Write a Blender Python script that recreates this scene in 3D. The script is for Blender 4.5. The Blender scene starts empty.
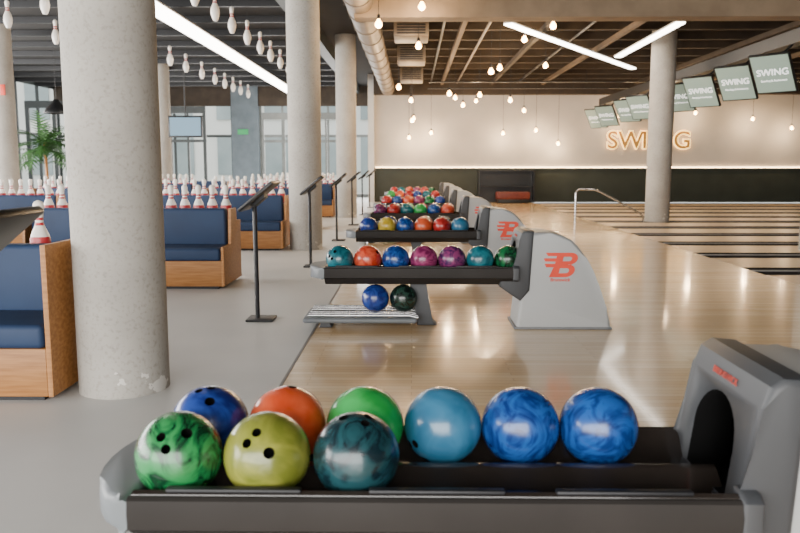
import bpy, bmesh, math, random
from mathutils import Vector, Matrix, Euler
random.seed(7)
S = bpy.context.scene
COL = S.collection
R = math.radians

# ---------------------------------------------------------------- materials
def lin(h):
    h = h.lstrip('#')
    o = []
    for i in (0, 2, 4):
        c = int(h[i:i+2], 16) / 255
        o.append(c/12.92 if c <= .04045 else ((c+.055)/1.055)**2.4)
    return (*o, 1)

def pmat(name, c1, c2=None, scale=5.0, rough=.5, metal=0.0, bump=0.0, distort=0.0,
         lo=.35, hi=.65, detail=4, coat=0.0, stretch=(1, 1, 1), spec=.5, r2=None):
    m = bpy.data.materials.new(name); m.use_nodes = True
    nt = m.node_tree; b = nt.nodes['Principled BSDF']
    c2 = c2 or c1
    tc = nt.nodes.new('ShaderNodeTexCoord'); mp = nt.nodes.new('ShaderNodeMapping')
    mp.inputs['Scale'].default_value = stretch
    nz = nt.nodes.new('ShaderNodeTexNoise'); nz.inputs['Scale'].default_value = scale
    nz.inputs['Detail'].default_value = detail; nz.inputs['Distortion'].default_value = distort
    rp = nt.nodes.new('ShaderNodeValToRGB')
    rp.color_ramp.elements[0].position = lo; rp.color_ramp.elements[1].position = hi
    rp.color_ramp.elements[0].color = lin(c1); rp.color_ramp.elements[1].color = lin(c2)
    L = nt.links.new
    L(tc.outputs['Object'], mp.inputs[0]); L(mp.outputs[0], nz.inputs['Vector'])
    L(nz.outputs['Fac'], rp.inputs[0]); L(rp.outputs[0], b.inputs['Base Color'])
    b.inputs['Roughness'].default_value = rough; b.inputs['Metallic'].default_value = metal
    b.inputs['Coat Weight'].default_value = coat; b.inputs['Coat Roughness'].default_value = .05
    b.inputs['Specular IOR Level'].default_value = spec
    if r2 is not None:
        mr = nt.nodes.new('ShaderNodeMapRange'); mr.inputs['To Min'].default_value = rough
        mr.inputs['To Max'].default_value = r2
        L(nz.outputs['Fac'], mr.inputs['Value']); L(mr.outputs[0], b.inputs['Roughness'])
    if bump:
        bp = nt.nodes.new('ShaderNodeBump'); bp.inputs['Strength'].default_value = bump
        bp.inputs['Distance'].default_value = .01
        L(nz.outputs['Fac'], bp.inputs['Height']); L(bp.outputs[0], b.inputs['Normal'])
    return m

def emat(name, c, strength, base='#ffffff'):
    m = bpy.data.materials.new(name); m.use_nodes = True
    b = m.node_tree.nodes['Principled BSDF']
    b.inputs['Base Color'].default_value = lin(base)
    b.inputs['Emission Color'].default_value = lin(c); b.inputs['Emission Strength'].default_value = strength
    return m

def wood_floor(name, ca, cb, rough, rowh=.045, coat=.5, crough=.08):
    m = bpy.data.materials.new(name); m.use_nodes = True
    nt = m.node_tree; b = nt.nodes['Principled BSDF']; L = nt.links.new
    tc = nt.nodes.new('ShaderNodeTexCoord')
    br = nt.nodes.new('ShaderNodeTexBrick'); br.inputs['Scale'].default_value = 1
    br.inputs['Brick Width'].default_value = 1.2; br.inputs['Row Height'].default_value = rowh
    br.inputs['Mortar Size'].default_value = .0013; br.inputs['Mortar Smooth'].default_value = .3
    br.inputs['Color1'].default_value = lin(ca); br.inputs['Color2'].default_value = lin(cb)
    br.inputs['Mortar'].default_value = lin('#a3865f')
    nz = nt.nodes.new('ShaderNodeTexNoise'); nz.inputs['Scale'].default_value = 3
    mp = nt.nodes.new('ShaderNodeMapping'); mp.inputs['Scale'].default_value = (1, 12, 1)
    mx = nt.nodes.new('ShaderNodeMixRGB'); mx.blend_type = 'MULTIPLY'; mx.inputs[0].default_value = .06
    L(tc.outputs['Object'], br.inputs['Vector']); L(tc.outputs['Object'], mp.inputs[0]); L(mp.outputs[0], nz.inputs['Vector'])
    L(br.outputs['Color'], mx.inputs[1]); L(nz.outputs['Fac'], mx.inputs[2]); L(mx.outputs[0], b.inputs['Base Color'])
    b.inputs['Roughness'].default_value = rough
    b.inputs['Coat Weight'].default_value = coat; b.inputs['Coat Roughness'].default_value = crough
    return m

def concrete_col(name):
    m = pmat(name, '#9d9890', '#b1aca3', scale=2.2, rough=.85, lo=.3, hi=.7, detail=8)
    nt = m.node_tree; L = nt.links.new; b = nt.nodes['Principled BSDF']
    tc = nt.nodes['Texture Coordinate']; base = nt.nodes['Color Ramp']
    n2 = nt.nodes.new('ShaderNodeTexNoise'); n2.inputs['Scale'].default_value = 48; n2.inputs['Detail'].default_value = 8
    r2 = nt.nodes.new('ShaderNodeValToRGB')
    r2.color_ramp.elements[0].position = .28; r2.color_ramp.elements[0].color = (.5, .48, .45, 1)
    r2.color_ramp.elements[1].position = .48; r2.color_ramp.elements[1].color = (1, 1, 1, 1)
    mx = nt.nodes.new('ShaderNodeMixRGB'); mx.blend_type = 'MULTIPLY'; mx.inputs[0].default_value = .48
    L(tc.outputs['Object'], n2.inputs['Vector']); L(n2.outputs['Fac'], r2.inputs[0])
    L(base.outputs[0], mx.inputs[1]); L(r2.outputs[0], mx.inputs[2])
    n3 = nt.nodes.new('ShaderNodeTexNoise'); n3.inputs['Scale'].default_value = 5; n3.inputs['Detail'].default_value = 5
    L(tc.outputs['Object'], n3.inputs['Vector'])
    sp = nt.nodes.new('ShaderNodeSeparateXYZ'); L(tc.outputs['Object'], sp.inputs[0])
    mr = nt.nodes.new('ShaderNodeMapRange'); mr.inputs['From Min'].default_value = 0; mr.inputs['From Max'].default_value = .3
    mr.inputs['To Min'].default_value = .1; mr.inputs['To Max'].default_value = -.1
    L(sp.outputs['Z'], mr.inputs['Value'])
    ad = nt.nodes.new('ShaderNodeMath'); ad.operation = 'ADD'; L(n3.outputs['Fac'], ad.inputs[0]); L(mr.outputs[0], ad.inputs[1])
    gt = nt.nodes.new('ShaderNodeMath'); gt.operation = 'GREATER_THAN'; gt.inputs[1].default_value = .66
    L(ad.outputs[0], gt.inputs[0])
    m3 = nt.nodes.new('ShaderNodeMixRGB'); m3.inputs[2].default_value = lin('#d5d1c9')
    L(gt.outputs[0], m3.inputs[0]); L(mx.outputs[0], m3.inputs[1]); L(m3.outputs[0], b.inputs['Base Color'])
    bp = nt.nodes.new('ShaderNodeBump'); bp.inputs['Strength'].default_value = .12; bp.inputs['Distance'].default_value = .01
    L(n2.outputs['Fac'], bp.inputs['Height']); L(bp.outputs[0], b.inputs['Normal'])
    return m

def pin_mat(name, redbase):
    m = bpy.data.materials.new(name); m.use_nodes = True
    nt = m.node_tree; b = nt.nodes['Principled BSDF']; L = nt.links.new
    tc = nt.nodes.new('ShaderNodeTexCoord'); sp = nt.nodes.new('ShaderNodeSeparateXYZ')
    L(tc.outputs['Object'], sp.inputs[0])
    mu = nt.nodes.new('ShaderNodeMath'); mu.operation = 'DIVIDE'; mu.inputs[1].default_value = .381
    L(sp.outputs['Z'], mu.inputs[0])
    rp = nt.nodes.new('ShaderNodeValToRGB'); cr = rp.color_ramp; cr.interpolation = 'CONSTANT'
    W = lin('#f3ede4'); RD = lin('#b8323a')
    st = [(0, RD if redbase else W)]
    if redbase: st += [(.42, W)]
    st += [(.60, RD), (.645, W), (.68, RD), (.725, W)]
    cr.elements[0].position = st[0][0]; cr.elements[0].color = st[0][1]
    cr.elements[1].position = st[1][0]; cr.elements[1].color = st[1][1]
    for p, c in st[2:]:
        e = cr.elements.new(p); e.color = c
    L(mu.outputs[0], rp.inputs[0]); L(rp.outputs[0], b.inputs['Base Color'])
    b.inputs['Roughness'].default_value = .3
    return m

M = {}
M['concrete'] = pmat('polished_concrete', '#bcbcb9', '#cecdca', scale=.8, rough=.38, detail=8, lo=.3, hi=.7, r2=.55)
M['approach'] = wood_floor('maple_boards', '#f0cfa2', '#dfba88', .24, .06)
M['lane'] = wood_floor('lane_boards', '#dfc4a0', '#d6b892', .35, .03, .15, .2)
M['column'] = concrete_col('cast_concrete')
M['wall'] = pmat('painted_plaster', '#ada8a2', '#b7b1ab', scale=1.2, rough=.9)
M['wain'] = pmat('dark_green_panel', '#2a3029', '#30362f', scale=2, rough=.65)
M['white'] = pmat('white_paint', '#c8c6c1', '#d2d0cc', scale=2, rough=.7)
M['ceil'] = pmat('dark_ceiling', '#141211', '#1b1817', scale=2, rough=.95)
M['beam'] = pmat('tan_beam', '#776652', '#84725d', scale=3, rough=.8)
M['joist'] = pmat('brown_joist', '#3a3128', '#463b30', scale=3, rough=.8)
M['rail'] = pmat('tan_rail', '#5a4a39', '#685642', scale=3, rough=.7)
M['duct'] = pmat('duct_metal', '#74685b', '#847767', scale=4, rough=.5, metal=.3)
M['black'] = pmat('black_plastic', '#121315', '#18191b', scale=12, rough=.35)
M['blackm'] = pmat('black_powder_metal', '#141519', '#1b1c20', scale=30, rough=.5)
M['tray'] = pmat('glossy_black_tray', '#241f1c', '#2e2824', scale=8, rough=.2, coat=.5)
M['fascia'] = pmat('grey_metal_fascia', '#2b2826', '#302d2b', scale=4, rough=.6, spec=.2)
M['hood'] = pmat('light_grey_shell', '#acaeae', '#afb1b1', scale=2, rough=.45)
M['trimgrey'] = pmat('dark_grey_shell', '#3e4043', '#424447', scale=2, rough=.5)
M['basegrey'] = pmat('mid_grey_base', '#6e7072', '#787a7c', scale=20, rough=.5)
M['cap'] = pmat('pale_grey_bumper', '#6b7072', '#70757a', scale=4, rough=.45)
M['red'] = pmat('red_print', '#d83a22', '#e2452c', scale=9, rough=.5)
M['redfaint'] = pmat('faint_red_print', '#a8382c', '#b03e32', scale=9, rough=.6)
M['chrome'] = pmat('brushed_steel', '#b9b9b9', '#cccccc', scale=25, rough=.25, metal=.9)
M['blue'] = pmat('blue_upholstery', '#162d4d', '#1b3456', scale=3, rough=.65)
M['wood'] = pmat('oak_veneer', '#96622f', '#b27c45', scale=6, rough=.5, stretch=(.6, 5, 8), detail=6)
M['screen'] = emat('screen_pale', '#8fa497', .45, '#7e9085')
M['stext'] = emat('screen_text', '#ffffff', 1.6)
M['tv'] = emat('tv_blue', '#6f93ac', .8, '#5c7688')
M['led'] = emat('led_white', '#fff6ea', 14)
M['ledstrip'] = emat('cove_led', '#ffd49c', 16)
M['sign'] = emat('sign_glow', '#ffc873', 6, '#d8a860')
M['signface'] = emat('sign_face', '#c08a3e', .35, '#8c6a34')
M['greensign'] = emat('green_sign', '#2f9a5a', .5, '#2f9a5a')
M['bulb'] = emat('bulb_glow', '#ffb45e', 50)
M['gutter'] = pmat('gutter_dark', '#26221f', '#2f2b28', scale=6, rough=.7, spec=.3)
M['capping'] = pmat('division_cap', '#77736f', '#827e7a', scale=6, rough=.5)
M['frame'] = pmat('window_frame', '#6f7473', '#7b807f', scale=4, rough=.5)
M['framed'] = pmat('window_frame_dark', '#2a3131', '#343b3b', scale=4, rough=.5)
M['pier'] = pmat('grey_pier', '#65727b', '#707d86', scale=3, rough=.7)
M['leaf'] = pmat('palm_leaf', '#274a20', '#416c34', scale=9, rough=.5)
M['pot'] = pmat('pot_glaze', '#6c6a66', '#7c7a75', scale=9, rough=.5)
M['redseat'] = pmat('red_vinyl', '#5e241d', '#6f2c22', scale=14, rough=.5)
M['pinw'] = pin_mat('pin_white', False)
M['pinr'] = pin_mat('pin_red_base', True)
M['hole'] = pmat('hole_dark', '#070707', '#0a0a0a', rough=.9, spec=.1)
M['ground'] = pmat('pavement', '#b9b7b0', '#c4c2bb', scale=1, rough=.9)
M['facade'] = pmat('outside_render', '#c9cec8', '#d8dad4', scale=.25, rough=.9)
M['facwin'] = pmat('outside_window', '#7f8d8d', '#95a2a2', scale=.5, rough=.4)

# ---------------------------------------------------------------- mesh helpers
def fin(bm, name, mats, ang=35):
    bmesh.ops.recalc_face_normals(bm, faces=bm.faces)
    me = bpy.data.meshes.new(name); bm.to_mesh(me); bm.free()
    for m in (mats if isinstance(mats, (list, tuple)) else [mats]): me.materials.append(m)
    for p in me.polygons: p.use_smooth = True
    me.set_sharp_from_angle(angle=R(ang))
    return me

def add_box(bm, x0, x1, y0, y1, z0, z1, bev=0, seg=2, mi=0):
    r = bmesh.ops.create_cube(bm, size=1)
    vs = r['verts']
    for v in vs:
        v.co = Vector(((x0+x1)/2+v.co.x*(x1-x0), (y0+y1)/2+v.co.y*(y1-y0), (z0+z1)/2+v.co.z*(z1-z0)))
    fs = {f for v in vs for f in v.link_faces}
    for f in fs: f.material_index = mi
    if bev:
        es = list({e for v in vs for e in v.link_edges})
        bmesh.ops.bevel(bm, geom=es, offset=bev, segments=seg, profile=.5, affect='EDGES')
    return vs

def box_mesh(name, x0, x1, y0, y1, z0, z1, mat, bev=0, seg=2):
    bm = bmesh.new(); add_box(bm, x0, x1, y0, y1, z0, z1, bev, seg); return fin(bm, name, mat)

def prism(bm, pts, a0, a1, axis='Y', bev=0, seg=3):
    def P(p, a):
        if axis == 'Y': return (p[0], a, p[1])
        if axis == 'X': return (a, p[0], p[1])
        return (p[0], p[1], a)
    A = [bm.verts.new(P(p, a0)) for p in pts]; B = [bm.verts.new(P(p, a1)) for p in pts]
    fa = bm.faces.new(A); fb = bm.faces.new(B[::-1])
    n = len(pts)
    for i in range(n):
        bm.faces.new((A[i], B[i], B[(i+1) % n], A[(i+1) % n]))
    if bev:
        es = list(fa.edges)+list(fb.edges)
        bmesh.ops.bevel(bm, geom=es, offset=bev, segments=seg, profile=.5, affect='EDGES')

def prism_mesh(name, pts, a0, a1, mat, axis='Y', bev=0, seg=3, ang=35):
    bm = bmesh.new(); prism(bm, pts, a0, a1, axis, bev, seg); return fin(bm, name, mat, ang)

def lathe(bm, prof, n=24, mi=0, cx=0, cy=0):
    rings = []
    for z, r in prof:
        if r < 1e-5: rings.append([bm.verts.new((cx, cy, z))])
        else: rings.append([bm.verts.new((cx+r*math.cos(2*math.pi*i/n), cy+r*math.sin(2*math.pi*i/n), z)) for i in range(n)])
    for a, b in zip(rings, rings[1:]):
        for i in range(n):
            j = (i+1) % n
            if len(a) == 1 and len(b) == 1: continue
            if len(a) == 1: f = bm.faces.new((a[0], b[j], b[i]))
            elif len(b) == 1: f = bm.faces.new((a[i], a[j], b[0]))
            else: f = bm.faces.new((a[i], a[j], b[j], b[i]))
            f.material_index = mi

def lathe_mesh(name, prof, mat, n=24, ang=50):
    bm = bmesh.new(); lathe(bm, prof, n); return fin(bm, name, mat, ang)

def eval_mesh(ob, name):
    COL.objects.link(ob); bpy.context.view_layer.update()
    dg = bpy.context.evaluated_depsgraph_get()
    me = bpy.data.meshes.new_from_object(ob.evaluated_get(dg)); me.name = name
    COL.objects.unlink(ob)
    return me

def tube_mesh(name, lines, r, mat, res=3, smooth_curve=False):
    cu = bpy.data.curves.new(name, 'CURVE'); cu.dimensions = '3D'
    cu.bevel_depth = r; cu.bevel_resolution = res; cu.use_fill_caps = True
    for pts in lines:
        sp = cu.splines.new('NURBS' if smooth_curve else 'POLY'); sp.points.add(len(pts)-1)
        for i, p in enumerate(pts): sp.points[i].co = (*p, 1)
        if smooth_curve: sp.use_endpoint_u = True; sp.order_u = 3
    ob = bpy.data.objects.new('tmp', cu); me = eval_mesh(ob, name); bpy.data.objects.remove(ob)
    me.materials.clear(); me.materials.append(mat)
    for p in me.polygons: p.use_smooth = True
    return me

def flat_mesh(name, loops, mat, ext=.002):
    cu = bpy.data.curves.new(name, 'CURVE'); cu.dimensions = '2D'; cu.fill_mode = 'BOTH'; cu.extrude = ext
    for pts in loops:
        sp = cu.splines.new('POLY'); sp.points.add(len(pts)-1); sp.use_cyclic_u = True
        for i, p in enumerate(pts): sp.points[i].co = (p[0], p[1], 0, 1)
    ob = bpy.data.objects.new('tmp', cu); me = eval_mesh(ob, name); bpy.data.objects.remove(ob)
    me.materials.clear(); me.materials.append(mat)
    return me

def text_mesh(name, txt, size, mat, ext=.002, offset=0, shear=0, space=1, align='CENTER'):
    cu = bpy.data.curves.new(name, 'FONT'); cu.body = txt; cu.size = size; cu.extrude = ext
    cu.offset = offset; cu.shear = shear; cu.space_character = space
    cu.align_x = align; cu.align_y = 'CENTER'
    ob = bpy.data.objects.new('tmp', cu); me = eval_mesh(ob, name); bpy.data.objects.remove(ob)
    me.materials.clear(); me.materials.append(mat)
    return me

def boolean(me, cutter, name):
    a = bpy.data.objects.new('a', me); c = bpy.data.objects.new('c', cutter)
    COL.objects.link(c)
    md = a.modifiers.new('b', 'BOOLEAN'); md.operation = 'DIFFERENCE'; md.object = c; md.solver = 'EXACT'
    out = eval_mesh(a, name)
    bpy.data.objects.remove(a); bpy.data.objects.remove(c)
    return out

def obj(name, me, parent=None, loc=(0, 0, 0), rot=(0, 0, 0), label=None, cat=None, group=None, kind=None, scale=None):
    o = bpy.data.objects.new(name, me); COL.objects.link(o)
    o.location = loc; o.rotation_euler = rot
    if scale: o.scale = scale
    if parent: o.parent = parent
    if label: o['label'] = label
    if cat: o['category'] = cat
    if group: o['group'] = group
    if kind: o['kind'] = kind
    return o

def struct(name, x0, x1, y0, y1, z0, z1, mat, label='', bev=0):
    return obj(name, box_mesh(name, x0, x1, y0, y1, z0, z1, mat, bev), kind='structure', label=label or name.replace('_', ' '), cat=name.split('_')[0])

# ---------------------------------------------------------------- room
CZ = 4.3; WY = 27.0
struct('floor', -14, -.75, -6, 31, -.2, 0, M['concrete'], 'pale grey polished concrete floor of the seating area')
struct('floor', -.75, 4.07, -6, WY, -.2, 0, M['approach'], 'glossy pale maple bowling approach floor')
struct('floor', 4.07, 24, -6, WY, -.3, -.12, M['gutter'], 'dark sub-floor below the bowling lanes')
struct('trim_1', -.758, -.742, -6, WY, -.01, .003, M['capping'], 'thin floor joint strip beside the approach')
struct('ceiling', -14, 24, -6, 31, CZ, CZ+.2, M['ceil'], 'very dark open ceiling')
struct('wall_back', -1.3, 24, WY, WY+.2, 0, CZ, M['wall'], 'beige grey plaster wall behind the lanes')
struct('trim_2', -1.3, 24, WY-.06, WY, 0, 1.17, M['wain'], 'dark olive green wainscot panelling')
struct('trim_3', -1.3, 24, WY-.10, WY-.06, 1.10, 1.17, M['wain'], 'ledge along the wainscot')
struct('trim_4', -1.3, 24, WY-.35, WY, 3.62, CZ, M['joist'], 'brown bulkhead beam on top of the wall')
struct('wall_right', 24, 24.2, -6, WY, -.3, CZ, M['wall'], 'plain plaster wall at the pin end')
struct('wall_return', -1.5, -1.3, WY-.2, 31, 0, CZ, M['white'], 'white painted end of the wall')
struct('wall_front', 3, 24, -6.2, -6, -.3, CZ, M['wall'], 'plaster wall')
obj('led_strip', box_mesh('led_strip', -1.25, 23.9, WY-.045, WY-.01, 1.172, 1.20, M['ledstrip']), label='warm glowing light strip on top of the wainscot', cat='light strip')

def window(name, axis, const, a0, a1, z0, z1, step, mat, label):
    bm = bmesh.new(); t = .05; w = .04
    def bar(p0, p1, q0, q1, tt=t):
        if axis == 'X': add_box(bm, p0, p1, const-tt, const+tt, q0, q1)
        else: add_box(bm, const-tt, const+tt, p0, p1, q0, q1)
    bar(a0, a1, z0, z0+.12); bar(a0, a1, z1-.1, z1)
    bar(a0, a1, 2.35, 2.45, t*.8)
    n = max(1, round((a1-a0)/step))
    for i in range(n+1):
        a = a0+(a1-a0)*i/n
        a = min(max(a, a0+w), a1-w)
        bar(a-w, a+w, z0+.002, z1-.002, t*.9)
    return obj(name, fin(bm, name, mat), kind='structure', label=label, cat='window')
window('window_1', 'X', 31, -14, -7.05, 0, CZ, 1.25, M['framed'], 'tall window wall with dark slim mullions')
window('window_2', 'X', 31, -6.0, -1.5, 0, CZ, .9, M['frame'], 'tall window wall with grey mullions')
window('window_3', 'Y', -14, -6, 31, 0, CZ, 1.6, M['framed'], 'long side window wall with dark mullions')
window('window_4', 'X', -6, -14, 3, 0, CZ, 1.6, M['framed'], 'window wall at the entrance end')
struct('wall_pier', -7.05, -6.0, 30.7, 31, 0, CZ, M['pier'], 'blue grey wall pier between windows')
struct('trim_5', -14, -1.5, 30.75, 30.95, 3.55, CZ, M['joist'], 'dark bulkhead above the windows')
struct('ground', -60, 50, -50, 80, -.32, -.301, M['ground'], 'pale outside pavement')
bm = bmesh.new()
add_box(bm, -32, 5, 46, 47, -.3, 11)
for i in range(13):
    for k in range(3):
        add_box(bm, -31+i*2.8, -29.6+i*2.8, 45.9, 46.05, .7+k*3.2, 3.0+k*3.2, mi=1)
obj('neighbour_building', fin(bm, 'neighbour_building', [M['facade'], M['facwin']]), label='pale rendered building with grey windows across the street', cat='building')
def screen_wall(x0, x1, y, h, n, mat, label, fr=.05):
    e = obj('glazed_partition', None, loc=((x0+x1)/2, y, 0), label=label, cat='partition')
    w = (x1-x0)/2
    bm = bmesh.new()
    add_box(bm, -w, w, -.04, .04, h-.25, h); add_box(bm, -w, w, -.04, .04, 0, .3); add_box(bm, -w, w, -.03, .03, 2.1, 2.2)
    for i in range(n+1):
        x = -w+fr+(2*w-2*fr)*i/n
        add_box(bm, x-fr, x+fr, -.035, .035, .3, h-.25)
    obj('frame', fin(bm, 'frame', mat), e)
screen_wall(-13.6, -10.6, 27.6, 3.5, 3, M['framed'], 'dark framed entrance lobby glazing', .07)
screen_wall(-10.2, -7.6, 29.0, 3.4, 4, M['framed'], 'dark framed inner glazed partition by the entrance', .04)
screen_wall(-5.6, -2.4, 29.4, 3.2, 4, M['frame'], 'grey framed inner glazed partition by the windows', .035)

def column(x, y, r=.245):
    bm = bmesh.new(); lathe(bm, [(0, 0), (0, r), (.6, r), (2, r), (CZ, r), (CZ, 0)], 48)
    obj('column', fin(bm, 'column', M['column'], 40), loc=(x, y, 0), label='round raw concrete column standing on the floor', cat='column', group='concrete columns', kind='structure')
for x, y in [(-1.63, 4.28), (-1.6, 11.7), (-1.58, 18.9), (-7.68, 24.2), (-8.8, 16.9), (6.02, 11.6)]:
    column(x, y)
column(5.50, 17.55, .265)

struct('trim_6', -.9, 24, 12.4, 12.8, 3.52, CZ, M['beam'], 'tan painted beam across the hall')
k = 7
for i in range(10):
    y = 13.9+i*1.3
    struct('trim_%d' % k, -1.2, 14, y, y+.14, 4.02, 4.2, M['joist'], 'brown ceiling joist'); k += 1
for i, x in enumerate([.95, 2.6, 4.3, 7.4, 9.5]):
    struct('trim_%d' % k, x, x+.09, 13, WY-.4, 3.92, 4.02, M['joist'] if i % 2 else M['rail'], 'longitudinal ceiling rail'); k += 1
for i in range(13):
    y = 10+i*1.6
    struct('trim_%d' % k, -13.9, -2.4, y, y+.07, 4.16, 4.29, M['blackm'], 'black ceiling batten'); k += 1
struct('trim_%d' % k, -2.3, -2.05, 4, 30.6, 4.0, CZ, M['framed'], 'dark bulkhead beside the columns'); k += 1
struct('trim_%d' % k, 6.25, 6.5, 8, WY-.4, 3.24, 3.46, M['blackm'], 'black suspended beam carrying the screens'); k += 1

bm = bmesh.new()
lathe(bm, [(0, 0), (0, .23)] + [z for i in range(1, 13) for z in ((i*1.24-.02, .23), (i*1.24-.02, .245), (i*1.24+.02, .245), (i*1.24+.02, .23))] + [(16, .23), (16, 0)], 28)
obj('air_duct', fin(bm, 'air_duct', M['duct']), loc=(-.82, 10.6, 3.8), rot=(R(-90), 0, 0), label='round tan metal air duct under the ceiling', cat='air duct')
hrod = tube_mesh('hanger', [[(0, 0, -.02), (0, 0, .3)]], .01, M['blackm'])
def fan_unit(y, x=-.02):
    e = obj('fan_coil_unit', None, loc=(x, y, 3.98), label='boxy metal ventilation unit hung under the ceiling', cat='ventilation unit', group='ventilation units')
    obj('casing', box_mesh('casing', -.32, .32, -.45, .45, -.38, -.02, M['duct'], .02), e)
    bm = bmesh.new()
    for i in range(6): add_box(bm, -.26, .26, -.47, -.452, -.34+i*.05, -.315+i*.05)
    obj('grille', fin(bm, 'grille', M['blackm']), e)
    obj('hanger', hrod, e, loc=(-.28, 0, 0)); obj('hanger', hrod, e, loc=(.28, 0, 0))
for y in (15.1, 18.6, 22.6): fan_unit(y)
for i, x in enumerate([.62, 1.5, 3.5]):
    obj('ceiling_pipe', tube_mesh('ceiling_pipe', [[(x, 12.9, 3.99), (x, WY-.4, 3.99)]], .028, M['duct'] if i % 2 else M['blackm']), label='thin service pipe under the ceiling', cat='pipe', group='service pipes')
for i, (y, z) in enumerate([(23.7, 3.7), (25.6, 3.7)]):
    e = obj('cable_tray', None, loc=(0, y, z), label='black cable tray running across under the ceiling', cat='cable tray', group='cable trays')
    bm = bmesh.new(); add_box(bm, .5, 12, -.12, .12, 0, .010); add_box(bm, .5, 12, -.12, -.110, 0, .025); add_box(bm, .5, 12, .110, .12, 0, .025)
    obj('tray', fin(bm, 'tray', M['blackm']), e)
    for x in (2, 5.2, 8, 11): obj('hanger', tube_mesh('hanger', [[(x, .14, 0), (x, .14, CZ-z)]], .008, M['blackm'], 1), e)

def bar_light(p0, p1, w, z, h=.06, label='white linear ceiling light'):
    p0 = Vector((*p0, 0)); p1 = Vector((*p1, 0)); d = p1-p0; Lh = d.length/2
    e = obj('linear_light', None, loc=((p0.x+p1.x)/2, (p0.y+p1.y)/2, z), rot=(0, 0, math.atan2(d.y, d.x)), label=label, cat='ceiling light', group='linear ceiling lights')
    obj('diffuser', box_mesh('diffuser', -Lh, Lh, -w/2, w/2, 0, h*.5, M['led']), e)
    obj('housing', box_mesh('housing', -Lh-.01, Lh+.01, -w/2-.01, w/2+.01, h*.5, h, M['white']), e)
    cme = tube_mesh('suspension_cable', [[(0, 0, h), (0, 0, CZ-z-.002)]], .005, M['blackm'], 1)
    for s in (-.9, .9): obj('suspension_cable', cme, e, loc=(Lh*s, 0, 0))
bar_light((1.75, 14.7), (5.9, 21.4), .16, 3.80)
bar_light((4.86, 14.6), (4.9, 19.1), .16, 3.80)
bar_light((-4.5, 8), (-4.5, 30.2), .42, 3.95, label='wide bright linear light running down the seating area')

# ---------------------------------------------------------------- lanes
pitch = 1.66
ys = [5.95-pitch*2 + pitch*i for i in range(0, 15)]
X0, X1 = 0, 18.3
def gutter_mesh():
    bm = bmesh.new(); n = 8; rr = .142
    pts = []
    for j in range(n+1):
        a = math.pi+math.pi*j/n
        pts.append((rr*math.cos(a), -.001+.05*math.sin(a)))
    pts += [(rr+.008, -.001), (rr+.008, -.118), (-rr-.008, -.118), (-rr-.008, -.001)]
    prism(bm, pts, X0, X1, 'X')
    return fin(bm, 'gutter', M['gutter'])
gmesh = gutter_mesh()
cmesh = box_mesh('cap', X0, X1, -.035, .035, -.118, .010, M['capping'], .006)
lm = box_mesh('lane', 0, 18.3, -.492, .492, -.118, 0, M['lane'])
for y in ys:
    if y > WY-.4: break
    e = obj('gutter_divider', None, loc=(4.07, y, 0), label='dark double gutter with grey cap between two lanes', cat='gutter', group='lane gutters')
    obj('gutter', gmesh, e, loc=(0, -.186, 0)); obj('gutter', gmesh, e, loc=(0, .186, 0)); obj('capping', cmesh, e)
    yl = y+pitch/2
    if yl < WY-.6:
        obj('bowling_lane', lm, loc=(4.07, yl, 0), label='long polished maple bowling lane', cat='bowling lane', group='bowling lanes')

# ---------------------------------------------------------------- balls
BR = .108
bm = bmesh.new(); bmesh.ops.create_uvsphere(bm, u_segments=48, v_segments=28, radius=BR)
ball0 = fin(bm, 'ball0', [M['hole'], M['hole']])
bm = bmesh.new()
for dx, dy, rr in ((-.017, .018, .012), (.017, .018, .012), (0, -.04, .014)):
    d = Vector((dx, dy, math.sqrt(BR**2-dx*dx-dy*dy))).normalized()
    mt = Matrix.Translation(d*BR) @ d.to_track_quat('Z', 'Y').to_matrix().to_4x4()
    bmesh.ops.create_cone(bm, cap_ends=True, segments=16, radius1=rr, radius2=rr, depth=.08, matrix=mt)
cut = fin(bm, 'cut', M['hole'])
ball_me = boolean(ball0, cut, 'bowling_ball')
ball_me.materials.clear(); ball_me.materials.append(None); ball_me.materials.append(M['hole'])
for p in ball_me.polygons:
    p.material_index = 1 if p.center.length < BR*.975 else 0
    p.use_smooth = True
ball_me.set_sharp_from_angle(angle=R(40))

def ballmat(name, a, b, scale=7, dist=2.5, lo=.38, hi=.6):
    return pmat(name, a, b, scale=scale, distort=dist, lo=lo, hi=hi, rough=.27, coat=.3, detail=3)
BM = {
 'royal blue': ballmat('ball_royal', '#182566', '#28438f'),
 'orange': ballmat('ball_orange', '#bd4320', '#d05b37', 5, 1),
 'bright green': ballmat('ball_bright_green', '#24923f', '#3aae57', 5, 1),
 'steel blue': ballmat('ball_steel', '#2b6283', '#3c7495', 5, 1.5),
 'marbled blue': ballmat('ball_marble_blue', '#0f2a66', '#21539a', 9, 4),
 'cobalt blue': ballmat('ball_cobalt', '#0f306a', '#20529a', 8, 5),
 'swirled green': ballmat('ball_swirl_green', '#0a361f', '#2b8649', 9, 4),
 'olive yellow': ballmat('ball_olive', '#6b722a', '#8b8d3c', 6, 2),
 'dark teal': ballmat('ball_teal_dark', '#0d2027', '#1d4248', 10, 4),
 'teal': ballmat('ball_teal', '#0f4a56', '#25707c', 7, 2),
 'red orange': ballmat('ball_redorange', '#b2331f', '#d25a3e', 7, 3),
 'magenta': ballmat('ball_magenta', '#621842', '#923a66', 9, 4),
 'purple': ballmat('ball_purple', '#3d1c4a', '#803664', 9, 4),
 'dark green': ballmat('ball_dkgreen', '#08281a', '#1b6239', 8, 3),
 'yellow': ballmat('ball_yellow', '#b39522', '#c9b148', 7, 2),
 'red': ballmat('ball_red', '#911b1e', '#b53632', 7, 2),
 'black green': ballmat('ball_blackgreen', '#0a1211', '#213a31', 9, 4),
}
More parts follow.
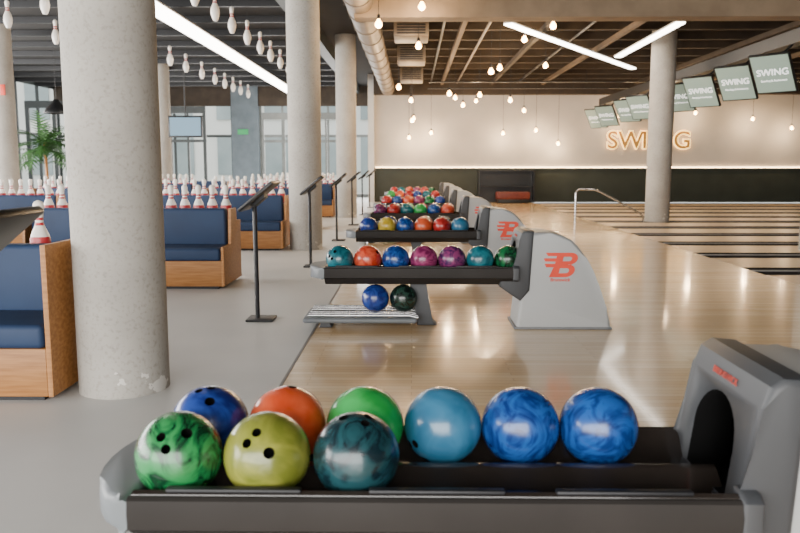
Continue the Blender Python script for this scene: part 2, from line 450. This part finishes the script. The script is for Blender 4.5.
def ball(x, y, z, c, group, hole=None, where='on the rack of a ball return'):
    if hole is None:
        hole = Vector((random.uniform(-1, 1), random.uniform(-.3, 1), random.uniform(.0, 1)))
    q = Vector(hole).normalized().to_track_quat('Z', 'Y')
    q = q @ Euler((0, 0, random.uniform(0, 6.28))).to_quaternion()
    o = obj('bowling_ball', ball_me, loc=(x, y, z), label='%s glossy bowling ball %s' % (c, where), cat='bowling ball', group=group)
    o.rotation_euler = q.to_euler()
    o.material_slots[0].link = 'OBJECT'; o.material_slots[0].material = BM[c]
    return o

# ---------------------------------------------------------------- ball return
sec = [(-.25, .405), (-.256, .45), (-.248, .482), (-.235, .488), (-.215, .468), (-.16, .424), (-.115, .4195), (-.07, .424), (-.02, .460), (0, .466),
       (.02, .460), (.07, .424), (.115, .4195), (.16, .424), (.215, .468), (.235, .488), (.248, .482), (.256, .45), (.25, .405), (.19, .36), (-.19, .36)]
tray_me = prism_mesh('tray', sec, -.66, .80, M['tray'], 'X', ang=50)
fas = [(-.256, .40), (-.270, .403), (-.272, .44), (-.268, .474), (-.258, .480), (-.250, .480), (-.250, .40)]
bm = bmesh.new(); prism(bm, fas, -.665, .80, 'X')
prism(bm, [(-.262, .398), (.262, .398), (.19, .345), (-.19, .345)], -.665, .8, 'X')
fascia_me = fin(bm, 'fascia', M['fascia'], 25)
fascia2_me = prism_mesh('fascia2', [(-a, b) for a, b in fas], -.665, .80, M['fascia'], 'X')
fend_me = prism_mesh('fascia_end', [(-.275, .39), (-.275, .478), (-.25, .495), (-.2, .495), (-.2, .36)], .765, .815, M['trimgrey'], 'X', bev=.01)
pts = [(-.66, -.265)]
for i in range(13):
    a = -math.pi/2-math.pi*i/12
    pts.append((-.67+.13*math.cos(a), .257*math.sin(a)))
pts.append((-.66, .265))
cap_me = prism_mesh('cap', pts, .39, .478, M['cap'], 'Z', bev=.02, ang=40)
pad_me = box_mesh('pad', -.16, .16, -.246, -.222, .484, .494, M['blackm'], .004)
DX = .03
hp = [(.775, .0), (1.50, .0), (1.495, .05), (1.46, .17), (1.40, .34), (1.35, .46), (1.30, .55), (1.235, .64), (1.18, .69), (1.11, .726), (1.02, .742), (.87, .750), (.86, .38), (.80, .25)]
hp = [(x+DX, z) for x, z in hp]
hood0 = prism_mesh('hood0', hp, -.215, .215, [M['hood'], M['hole']], 'Y', bev=.03, seg=4, ang=30)
arch = [(-.13, .43)]+[(-.13*math.cos(math.pi*i/14), .55+.115*math.sin(math.pi*i/14)) for i in range(15)]+[(.13, .43)]
cutter = prism_mesh('cutter', arch, .5, 1.15, M['hole'], 'X')
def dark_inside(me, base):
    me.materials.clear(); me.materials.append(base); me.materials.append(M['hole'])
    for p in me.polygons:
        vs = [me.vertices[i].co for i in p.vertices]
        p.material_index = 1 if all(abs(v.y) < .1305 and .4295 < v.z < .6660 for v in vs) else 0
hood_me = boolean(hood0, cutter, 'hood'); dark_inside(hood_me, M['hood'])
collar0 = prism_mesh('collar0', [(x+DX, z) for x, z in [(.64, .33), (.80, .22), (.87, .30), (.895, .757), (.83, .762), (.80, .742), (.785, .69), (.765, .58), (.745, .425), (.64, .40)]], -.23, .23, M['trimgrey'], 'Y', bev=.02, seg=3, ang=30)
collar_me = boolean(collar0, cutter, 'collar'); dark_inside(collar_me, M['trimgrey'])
bevel_me = prism_mesh('base', [(.77+.02, 0), (1.51+DX, 0), (1.505+DX, .018), (.77+.02, .018)], -.221, .221, M['basegrey'], 'Y', bev=.005)
leg_me = prism_mesh('leg', [(-.04, .38), (.12, .38), (.11, .28), (.15, .04), (.2, 0), (.04, 0), (.05, .06), (.01, .28)], -.08, .08, M['trimgrey'], 'Y', bev=.012)
rod_me = tube_mesh('rail', [[(-.80, 0, .102), (-.02, 0, .102), (.05, 0, .085)]], .0115, M['chrome'])
shelfp_me = box_mesh('lower_shelf_plate', -.84, .04, -.24, .24, .045, .085, M['cap'], .018, 3)
foot_me = prism_mesh('foot', [(-.72, 0), (-.62, 0), (-.64, .05), (-.70, .05)], -.18, .18, M['trimgrey'], 'Y', bev=.006)
def rbowl(cx, cy, rx, ry, n=8):
    return [(cx+rx*math.cos(a), cy+ry*math.sin(a)) for a in [(-math.pi/2+math.pi*i/n) for i in range(n+1)]]
def sh(pts): return [(x+.22*y, y) for x, y in pts]
outer = [(-.07, -.085)]+rbowl(.035, -.04, .055, .045)+rbowl(.04, .043, .05, .042)+[(-.13, .085), (-.11, .062), (-.052, .062), (-.052, .046), (-.135, .046), (-.12, .024), (-.052, .024), (-.052, .008), (-.12, .008), (-.105, -.016), (-.055, -.016)]
h1 = [(-.012, -.058), (-.012, -.022)]+rbowl(.033, -.04, .020, .018)[::-1]
h2 = [(-.006, .026), (-.006, .058)]+rbowl(.035, .042, .017, .016)[::-1]
B_me = flat_mesh('emblem', [sh(outer), sh(h1), sh(h2)], M['red'])
bname_me = text_mesh('bn', 'Brunswick', .036, M['red'], .001, .0006, .1)
bname2_me = text_mesh('bn2', 'BRUNSWICK', .025, M['redfaint'], .001, 0, 0, 1.1)

def ball_return(y):
    e = obj('ball_return', None, loc=(0, y, 0), label='grey ball return with black rack and hooded lift', cat='ball return', group='ball returns')
    t = obj('rack', tray_me, e, label='black glossy two-channel ball rack')
    obj('fascia', fascia_me, t); obj('fascia', fascia2_me, t); obj('fascia_end', fend_me, t); obj('bumper', cap_me, t, label='grey rounded end bumper')
    for x in (-.42, .06, .50): obj('pad', pad_me, t, loc=(x, 0, 0))
    h = obj('hood', hood_me, e, label='light grey moulded hood')
    obj('collar', collar_me, h, label='dark grey collar around the ball opening')
    obj('base_trim', bevel_me, h)
    obj('leg', leg_me, e)
    s = obj('lower_shelf', shelfp_me, e, label='pale grey lower ball shelf')
    for yy in (-.2, -.13, -.06, .06, .13, .2): obj('rail', rod_me, s, loc=(0, yy, 0))
    obj('foot', foot_me, s)
    obj('emblem', B_me, h, loc=(1.145, -.2185, .50), rot=(R(90), 0, 0), label='red letter B emblem', scale=(1.15, 1.1, 1))
    obj('maker_name', bname_me, h, loc=(1.13, -.2175, .385), rot=(R(90), 0, 0))
    obj('maker_name', bname2_me, h, loc=(.8155, 0, .708), rot=(R(78), 0, R(-90)))
RY = [1.985, 6.1, 9.42, 12.75, 16.1, 19.45, 22.8]
for y in RY: ball_return(y)

g = 'bowling balls on the nearest rack'
y0 = RY[0]
for x, c, hd in [(-.584, 'swirled green', (.05, -.75, .62)), (-.362, 'olive yellow', (-.08, -.8, .6)), (-.138, 'dark teal', (.1, -.2, 1))]:
    ball(x, y0-.115, .53, c, g, hd)
for x, c, hd in [(-.565, 'royal blue', (.0, -.3, 1)), (-.348, 'orange', (.2, .4, .8)), (-.13, 'bright green', (0, .8, .5)), (.087, 'steel blue', (-.75, -.55, -.5)),
                 (.303, 'marbled blue', (.1, .8, .5)), (.52, 'cobalt blue', (.3, .7, .5))]:
    ball(x, y0+.115, .53, c, g, hd)
g = 'bowling balls on the second rack'
for i, c in enumerate(['teal', 'red orange', 'marbled blue', 'magenta', 'purple', 'teal', 'dark green']):
    ball(-.56+i*.2175, RY[1]-.115, .53, c, g)
for x, c in [(-.285, 'royal blue'), (-.065, 'black green')]:
    ball(x, RY[1]-.10, .222, c, 'bowling balls on the lower shelf', where='on the lower shelf')
rows = [(['royal blue', 'yellow', 'cobalt blue', 'orange', 'red', 'steel blue'], [None, 'royal blue', None, 'red orange', 'purple', None]),
        (['purple', 'red', 'teal', 'bright green', 'cobalt blue', 'red orange'], ['royal blue', 'magenta', 'bright green', 'red', 'dark teal', 'red orange']),
        (['red', 'marbled blue', 'orange', 'magenta', 'swirled green', 'royal blue'], ['teal', 'red', 'orange', 'purple', 'magenta', None]),
        (['bright green', 'orange', 'red', 'royal blue', 'teal', 'red'], ['red', 'marbled blue', 'purple', 'orange', None, None]),
        (['red', 'teal', 'orange', 'magenta', 'red', 'dark green'], ['royal blue', None, 'red', 'orange', 'red', None])]
for (f, bk), y in zip(rows, RY[2:]):
    for i, c in enumerate(f): ball(-.52+i*.219, y-.115, .53, c, 'bowling balls on the farther racks')
    for i, c in enumerate(bk):
        if c: ball(-.50+i*.219, y+.115, .53, c, 'bowling balls on the farther racks')

# ---------------------------------------------------------------- consoles
cb = box_mesh('cb', -.12, .10, -.11, .11, 0, .018, M['blackm'], .006)
cp = tube_mesh('cp', [[(-.04, 0, .015), (-.045, 0, .93), (-.01, 0, .985)]], .019, M['blackm'])
chd = box_mesh('ch', -.175, .175, -.2, .2, -.014, .014, M['black'], .008)
csc = box_mesh('cs', -.15, .15, -.175, .175, .0142, .017, M['tray'])
ctxt = prism_mesh('cbk', [(-.10, -.012), (.05, -.012), (.03, -.045), (-.08, -.045)], -.08, .08, M['blackm'], 'Y', bev=.005)
for x, y in [(-1.25, 2.14), (-1.22, 6.24), (-1.22, 9.6), (-1.22, 13.0), (-1.22, 16.4), (-1.22, 19.8), (-1.22, 23.2)]:
    e = obj('score_console', None, loc=(x, y, 0), label='black slim touch-screen console on a floor stand', cat='console', group='score consoles')
    obj('base_plate', cb, e); obj('pole', cp, e)
    h = obj('head', chd, e, loc=(.0, 0, 1.01), rot=(0, R(-40), 0))
    obj('screen', csc, h, label='dark glass touch screen'); obj('bracket', ctxt, h)

# ---------------------------------------------------------------- pins
ip = .0254
prof = [(0, 0), (0, 1.0), (.2, 1.12), (.75, 1.41), (2.25, 1.96), (3.375, 2.28), (4.5, 2.38), (5.875, 2.28), (7.25, 1.83), (8.625, 1.22), (9.375, .98), (10, .9), (10.875, .93),
        (11.75, 1.0), (12.625, 1.13), (13.5, 1.27), (14.2, 1.15), (14.7, .8), (14.93, .4), (15, 0)]
pin_w = lathe_mesh('pinw', [(z*ip, r*ip) for z, r in prof], M['pinw'], 20, 60)
pin_r = lathe_mesh('pinr', [(z*ip, r*ip) for z, r in prof], M['pinr'], 20, 60)
HS = 1.22
cab = tube_mesh('cab', [[(0, 0, .38*HS), (0, 0, CZ-3.58)]], .003, M['blackm'], 1)
def hang(x, y, z=3.58):
    e = obj('hanging_pin', None, loc=(x, y, z), label='white bowling pin with red neck stripes hung by cable', cat='bowling pin', group='bowling pins hung from the ceiling')
    obj('pin', pin_w, e, scale=(HS, HS, HS)); obj('cable', cab, e)
for y in [9.2, 10.5, 11.8, 13.0, 14.2, 15.5, 16.8, 18.0, 19.3, 20.6, 22.0, 23.4, 24.8]: hang(-3.2, y)
for y in [12.4, 13.7, 15.0, 16.2, 17.4, 18.7, 20.0, 21.5, 22.9, 24.1, 25.2, 26.3, 27.5]: hang(-5.7, y)
for y in [13.6, 15.4, 17.2, 19.0]: hang(-6.9, y)

# ---------------------------------------------------------------- booths
BL = 2.15
bb = box_mesh('bb', -BL, 0, 0, .58, .03, .29, M['wood'], .006)
bpl = box_mesh('bpl', -BL+.04, -.04, .04, .54, 0, .03, M['blackm'])
bs = box_mesh('bs', -BL+.03, -.005, -.015, .45, .29, .42, M['blue'], .03, 3)
bk = box_mesh('bk', -BL+.03, -.04, .41, .535, .40, .80, M['blue'], .03, 3)
be = prism_mesh('be', [(.0, .03), (.80, .03), (.80, .66), (.62, .66), (.60, .80), (.36, .80), (.33, .43), (0, .43)], 0, .03, M['wood'], 'X', bev=.004)
be2 = prism_mesh('be2', [(.0, .03), (.80, .03), (.80, .66), (.62, .66), (.60, .84), (0, .84)], 0, .03, M['wood'], 'X', bev=.004)
bsh = box_mesh('bsh', -BL, 0, .58, .80, .03, .66, M['wood'], .006)
def bench(x, y, pins=14, tall=False, sp=.15, off=.1):
    e = obj('booth_bench', None, loc=(x, y, 0), label='oak booth bench with dark blue upholstered seat and back', cat='bench', group='booth benches')
    b = obj('base', bb, e, label='oak bench base'); obj('plinth', bpl, b); obj('seat_cushion', bs, e, label='dark blue seat cushion')
    obj('back_cushion', bk, e, label='dark blue back cushion'); obj('end_panel', be2 if tall else be, e); obj('end_panel', be, e, loc=(-BL-.03, 0, 0)); obj('divider_shelf', bsh, e)
    for i in range(pins):
        obj('bowling_pin', pin_r, loc=(x-off-i*sp, y+.70, .661), rot=(0, 0, random.random()*6), label='white bowling pin with red base on a booth divider', cat='bowling pin', group='bowling pins on the booth dividers')
bench(-1.93, 3.98, tall=True, pins=5, sp=.36, off=.33)
for y in (7.78, 11.4, 15.1, 18.8, 22.4): bench(-1.93, y)
for y in (7.78, 11.4, 15.1, 18.8, 22.4): bench(-5.4, y, pins=14 if y < 19 else 0)

# ---------------------------------------------------------------- monitors
mf = box_mesh('mf', -.34, .34, -.36, .36, -.05, 0, M['black'], .008)
ms = box_mesh('ms', -.315, .315, -.335, .335, .0005, .004, M['screen'])
mt1 = text_mesh('mt1', 'SWING', .165, M['stext'], .001, 0, .12)
mt2 = text_mesh('mt2', 'Bowling & Restaurant', .05, M['stext'], .001)
arm = tube_mesh('arm', [[(0, 0, 0), (.1, 0, .3), (.34, 0, .52)]], .02, M['blackm'])
for y in [13.35, 14.85, 16.6, 18.0, 20.95, 22.2, 24.5, 25.9]:
    e = obj('score_monitor', None, loc=(6.0, y, 2.76), rot=(0, 0, R(-50)), label='overhead screen with pale green welcome page, tilted down', cat='monitor', group='overhead score monitors')
    f = obj('frame', mf, e, rot=(R(124), 0, 0)); s = obj('screen', ms, f)
    obj('screen_text', mt1, s, loc=(0, .03, .0055)); obj('screen_text', mt2, s, loc=(0, -.12, .0055))
    obj('ceiling_arm', arm, e, loc=(0, .05, .02), rot=(0, 0, R(50)))

e = obj('wall_sign', None, loc=(8.08, WY-.10, 1.78), label='glowing gold letters reading SWING mounted on the wall', cat='sign')
for ch, px in zip('SWING', (-1.26, -.64, -.17, .30, 1.10)):
    l = obj('letter', text_mesh('letter', ch, .82, M['sign'], .012, .032), e, loc=(px, .03, .3), rot=(R(90), 0, 0), label='glowing letter edge')
    obj('letter_face', text_mesh('letter_face', ch, .82, M['signface'], .01, .012), l, loc=(0, 0, .026))

# pendant bulbs
bprof = [(-.075, 0), (-.073, .02), (-.055, .045), (-.03, .055), (0, .048), (.03, .028), (.05, .02), (.05, 0)]
bulb_me = lathe_mesh('bulb', bprof, M['bulb'], 16)
sock_me = lathe_mesh('socket', [(.05, 0), (.05, .024), (.11, .024), (.125, .01), (.125, 0)], M['blackm'], 14)
P = [(-.5, 11.9, 3.35), (.14, 12, 3.62), (2.45, 14, 3.68), (.11, 14.1, 3.36), (2.18, 15.6, 3.7), (1.6, 16.2, 3.16), (1.78, 16.25, 3.24),
     (3.0, 18, 3.5), (.86, 18.4, 2.92), (-.3, 17.7, 3.0), (-.03, 20, 2.9), (1.7, 20, 3.03), (2.47, 20, 2.9), (0, 21.8, 2.5), (1.41, 22, 2.93), (3.1, 22, 2.78),
     (1.2, 22.2, 3.15), (.64, 26.5, 2.36), (3.05, 26.5, 2.34), (4.15, 26.5, 2.44), (4.9, 26.5, 2.0), (2.03, 25.2, 3.3), (11.3, 26.4, 2.8), (9.4, 26.4, 3.0), (7.2, 22, 3.2), (-.1, 26.4, 2.2), (.05, 25, 2.75), (6.9, 26.4, 2.9), (12.6, 26.4, 2.5)]
for i, (x, y, z) in enumerate(P):
    e = obj('pendant_bulb', None, loc=(x, y, z), label='bare warm filament bulb hanging on a black cord', cat='pendant lamp', group='pendant bulbs')
    obj('bulb', bulb_me, e, label='glowing warm glass bulb'); obj('socket', sock_me, e)
    obj('cord', tube_mesh('cord', [[(0, 0, .12), (0, 0, CZ-z)]], .005, M['blackm'], 1), e)
    l = bpy.data.lights.new('bulb_light', 'POINT'); l.color = (1, .72, .42); l.energy = 52 if y > 26 else 44; l.shadow_soft_size = .08
    lo = bpy.data.objects.new('bulb_light', l); COL.objects.link(lo); lo.parent = e; lo.location = (0, -.0, -.17)
# black shade pendant near the palm
e = obj('shade_pendant', None, loc=(-7.6, 16.8, 2.35), label='black dome pendant lamp hanging beside the palm', cat='pendant lamp')
obj('shade', lathe_mesh('shade', [(0, .26), (.02, .26), (.12, .2), (.24, .08), (.3, .05), (.3, 0)], M['black'], 28), e)
obj('cord', tube_mesh('cord', [[(0, 0, .3), (0, 0, CZ-2.35)]], .006, M['blackm'], 1), e)

rail_pts = [(3.62, 17.3, 0), (3.62, 17.3, .62), (3.64, 17.3, .70), (3.70, 17.3, .73), (4.0, 17.3, .72), (4.1, 17.3, .70), (5.05, 17.3, .20), (5.12, 17.3, .12), (5.13, 17.3, 0)]
obj('guide_rail', tube_mesh('guide_rail', [rail_pts], .022, M['chrome'], 4), label='bent chrome guide rail beside a lane', cat='rail')

e = obj('storage_cabinet', None, loc=(3.2, WY-.45, 0), label='black open cabinet against the dark panelling', cat='cabinet')
bm = bmesh.new()
add_box(bm, -.95, .95, .3, .34, 0, 1.1); add_box(bm, -.95, -.9, -.1, .3, 0, 1.1); add_box(bm, .9, .95, -.1, .3, 0, 1.1); add_box(bm, -.9, .9, -.1, .3, 1.05, 1.1)
obj('body', fin(bm, 'body', M['black']), e)
obj('shelf', box_mesh('shelf', -.9, .9, -.08, .3, .52, .55, M['blackm']), e)
e = obj('red_pouffe', None, loc=(3.35, WY-.95, 0), label='low red vinyl seat with dark feet', cat='seat')
obj('seat', box_mesh('seat', -.55, .55, -.25, .25, .14, .38, M['redseat'], .04, 3), e)
obj('base', box_mesh('base', -.5, .5, -.22, .22, 0, .14, M['blackm'], .005), e)

e = obj('ceiling_television', None, loc=(-6.35, 22, 2.33), label='ceiling-hung television with black frame and blue picture', cat='television')
obj('casing', box_mesh('casing', -.48, .48, 0, .05, -.30, .30, M['black'], .006), e)
obj('screen', box_mesh('screen', -.43, .43, -.004, .001, -.25, .25, M['tv']), e)
obj('mount', tube_mesh('mount', [[(0, .03, .28), (0, .03, CZ-2.33)]], .02, M['blackm']), e)

e = obj('exit_sign', None, loc=(-8.62, 16.6, 2.72), label='small red sign box on a column', cat='sign')
obj('panel', box_mesh('panel', -.05, .05, -.03, 0, 0, .22, M['red'], .004), e)
e = obj('exit_sign', None, loc=(-6.6, 30.7, 2.45), label='small green sign box on a grey pier', cat='sign')
obj('panel', box_mesh('panel', -.2, .2, -.05, 0, 0, .2, M['greensign'], .004), e)

def palm(x, y, h=2.3):
    e = obj('potted_palm', None, loc=(x, y, 0), label='tall green palm in a grey round pot', cat='plant', group='potted palms')
    obj('pot', lathe_mesh('pot', [(0, 0), (0, .2), (.3, .26), (.5, .27), (.5, .24), (.44, .23), (.44, 0)], M['pot'], 28), e)
    obj('trunk', tube_mesh('trunk', [[(0, 0, .4), (.03, 0, .9), (0, .02, h*.6)]], .04, M['wood']), e)
    bm = bmesh.new()
    for i in range(40):
        az = i*2.4+random.random(); L = random.uniform(.8, 1.2); el = random.uniform(.2, 1.4)
        p = Vector((0, 0, h*.6-random.random()*.6)); d = Vector((math.cos(az)*math.cos(el), math.sin(az)*math.cos(el), math.sin(el)))
        side = Vector((-math.sin(az), math.cos(az), 0)); n = 12
        for j in range(n):
            q = p+d*(L/n); d = (d+Vector((0, 0, -.13))).normalized()
            w = .27*math.sin(math.pi*(j+.8)/(n+1))
            for s in (-1, 1):
                t = q+side*s*w+d*.12+Vector((0, 0, -.05))
                bm.faces.new([bm.verts.new(p), bm.verts.new(p+d*.07), bm.verts.new(t)])
            bm.faces.new([bm.verts.new(p-side*.006), bm.verts.new(p+side*.006), bm.verts.new(q+side*.006), bm.verts.new(q-side*.006)])
            p = q
    o = obj('foliage', fin(bm, 'foliage', M['leaf']), e); o['kind'] = 'stuff'
palm(-9.6, 20.4, 3.1)

# ---------------------------------------------------------------- light
def area(loc, rot, sx, sy, e, c=(1, .97, .93), name='daylight_and_fill'):
    l = bpy.data.lights.new(name, 'AREA'); l.shape = 'RECTANGLE'; l.size = sx; l.size_y = sy; l.energy = e; l.color = c
    o = bpy.data.objects.new(name, l); COL.objects.link(o); o.location = loc; o.rotation_euler = rot
    return o
area((-13.7, 9, 2.2), (0, R(-90), 0), 4.0, 26, 4700)
area((-5, -5.8, 2.2), (R(90), 0, 0), 15, 4.0, 2000)  # front fill lamp added behind the camera, along the entrance-end windows
area((-6.5, 30.5, 1.9), (R(-90), 0, 0), 12, 3.2, 950)
W = bpy.data.worlds.new('World'); S.world = W; W.use_nodes = True
bg = W.node_tree.nodes['Background']; bg.inputs[0].default_value = (.96, .98, 1, 1); bg.inputs[1].default_value = 2.7

# ---------------------------------------------------------------- camera
cd = bpy.data.cameras.new('Camera'); cd.lens = 35; cd.sensor_width = 36; cd.clip_end = 200
co = bpy.data.objects.new('Camera', cd); COL.objects.link(co)
co.location = (0, 0, 1.25); co.rotation_euler = (R(90-7.4), 0, R(.88))
cd.dof.use_dof = True; cd.dof.focus_distance = 4.6; cd.dof.aperture_fstop = 4.0
S.camera = co
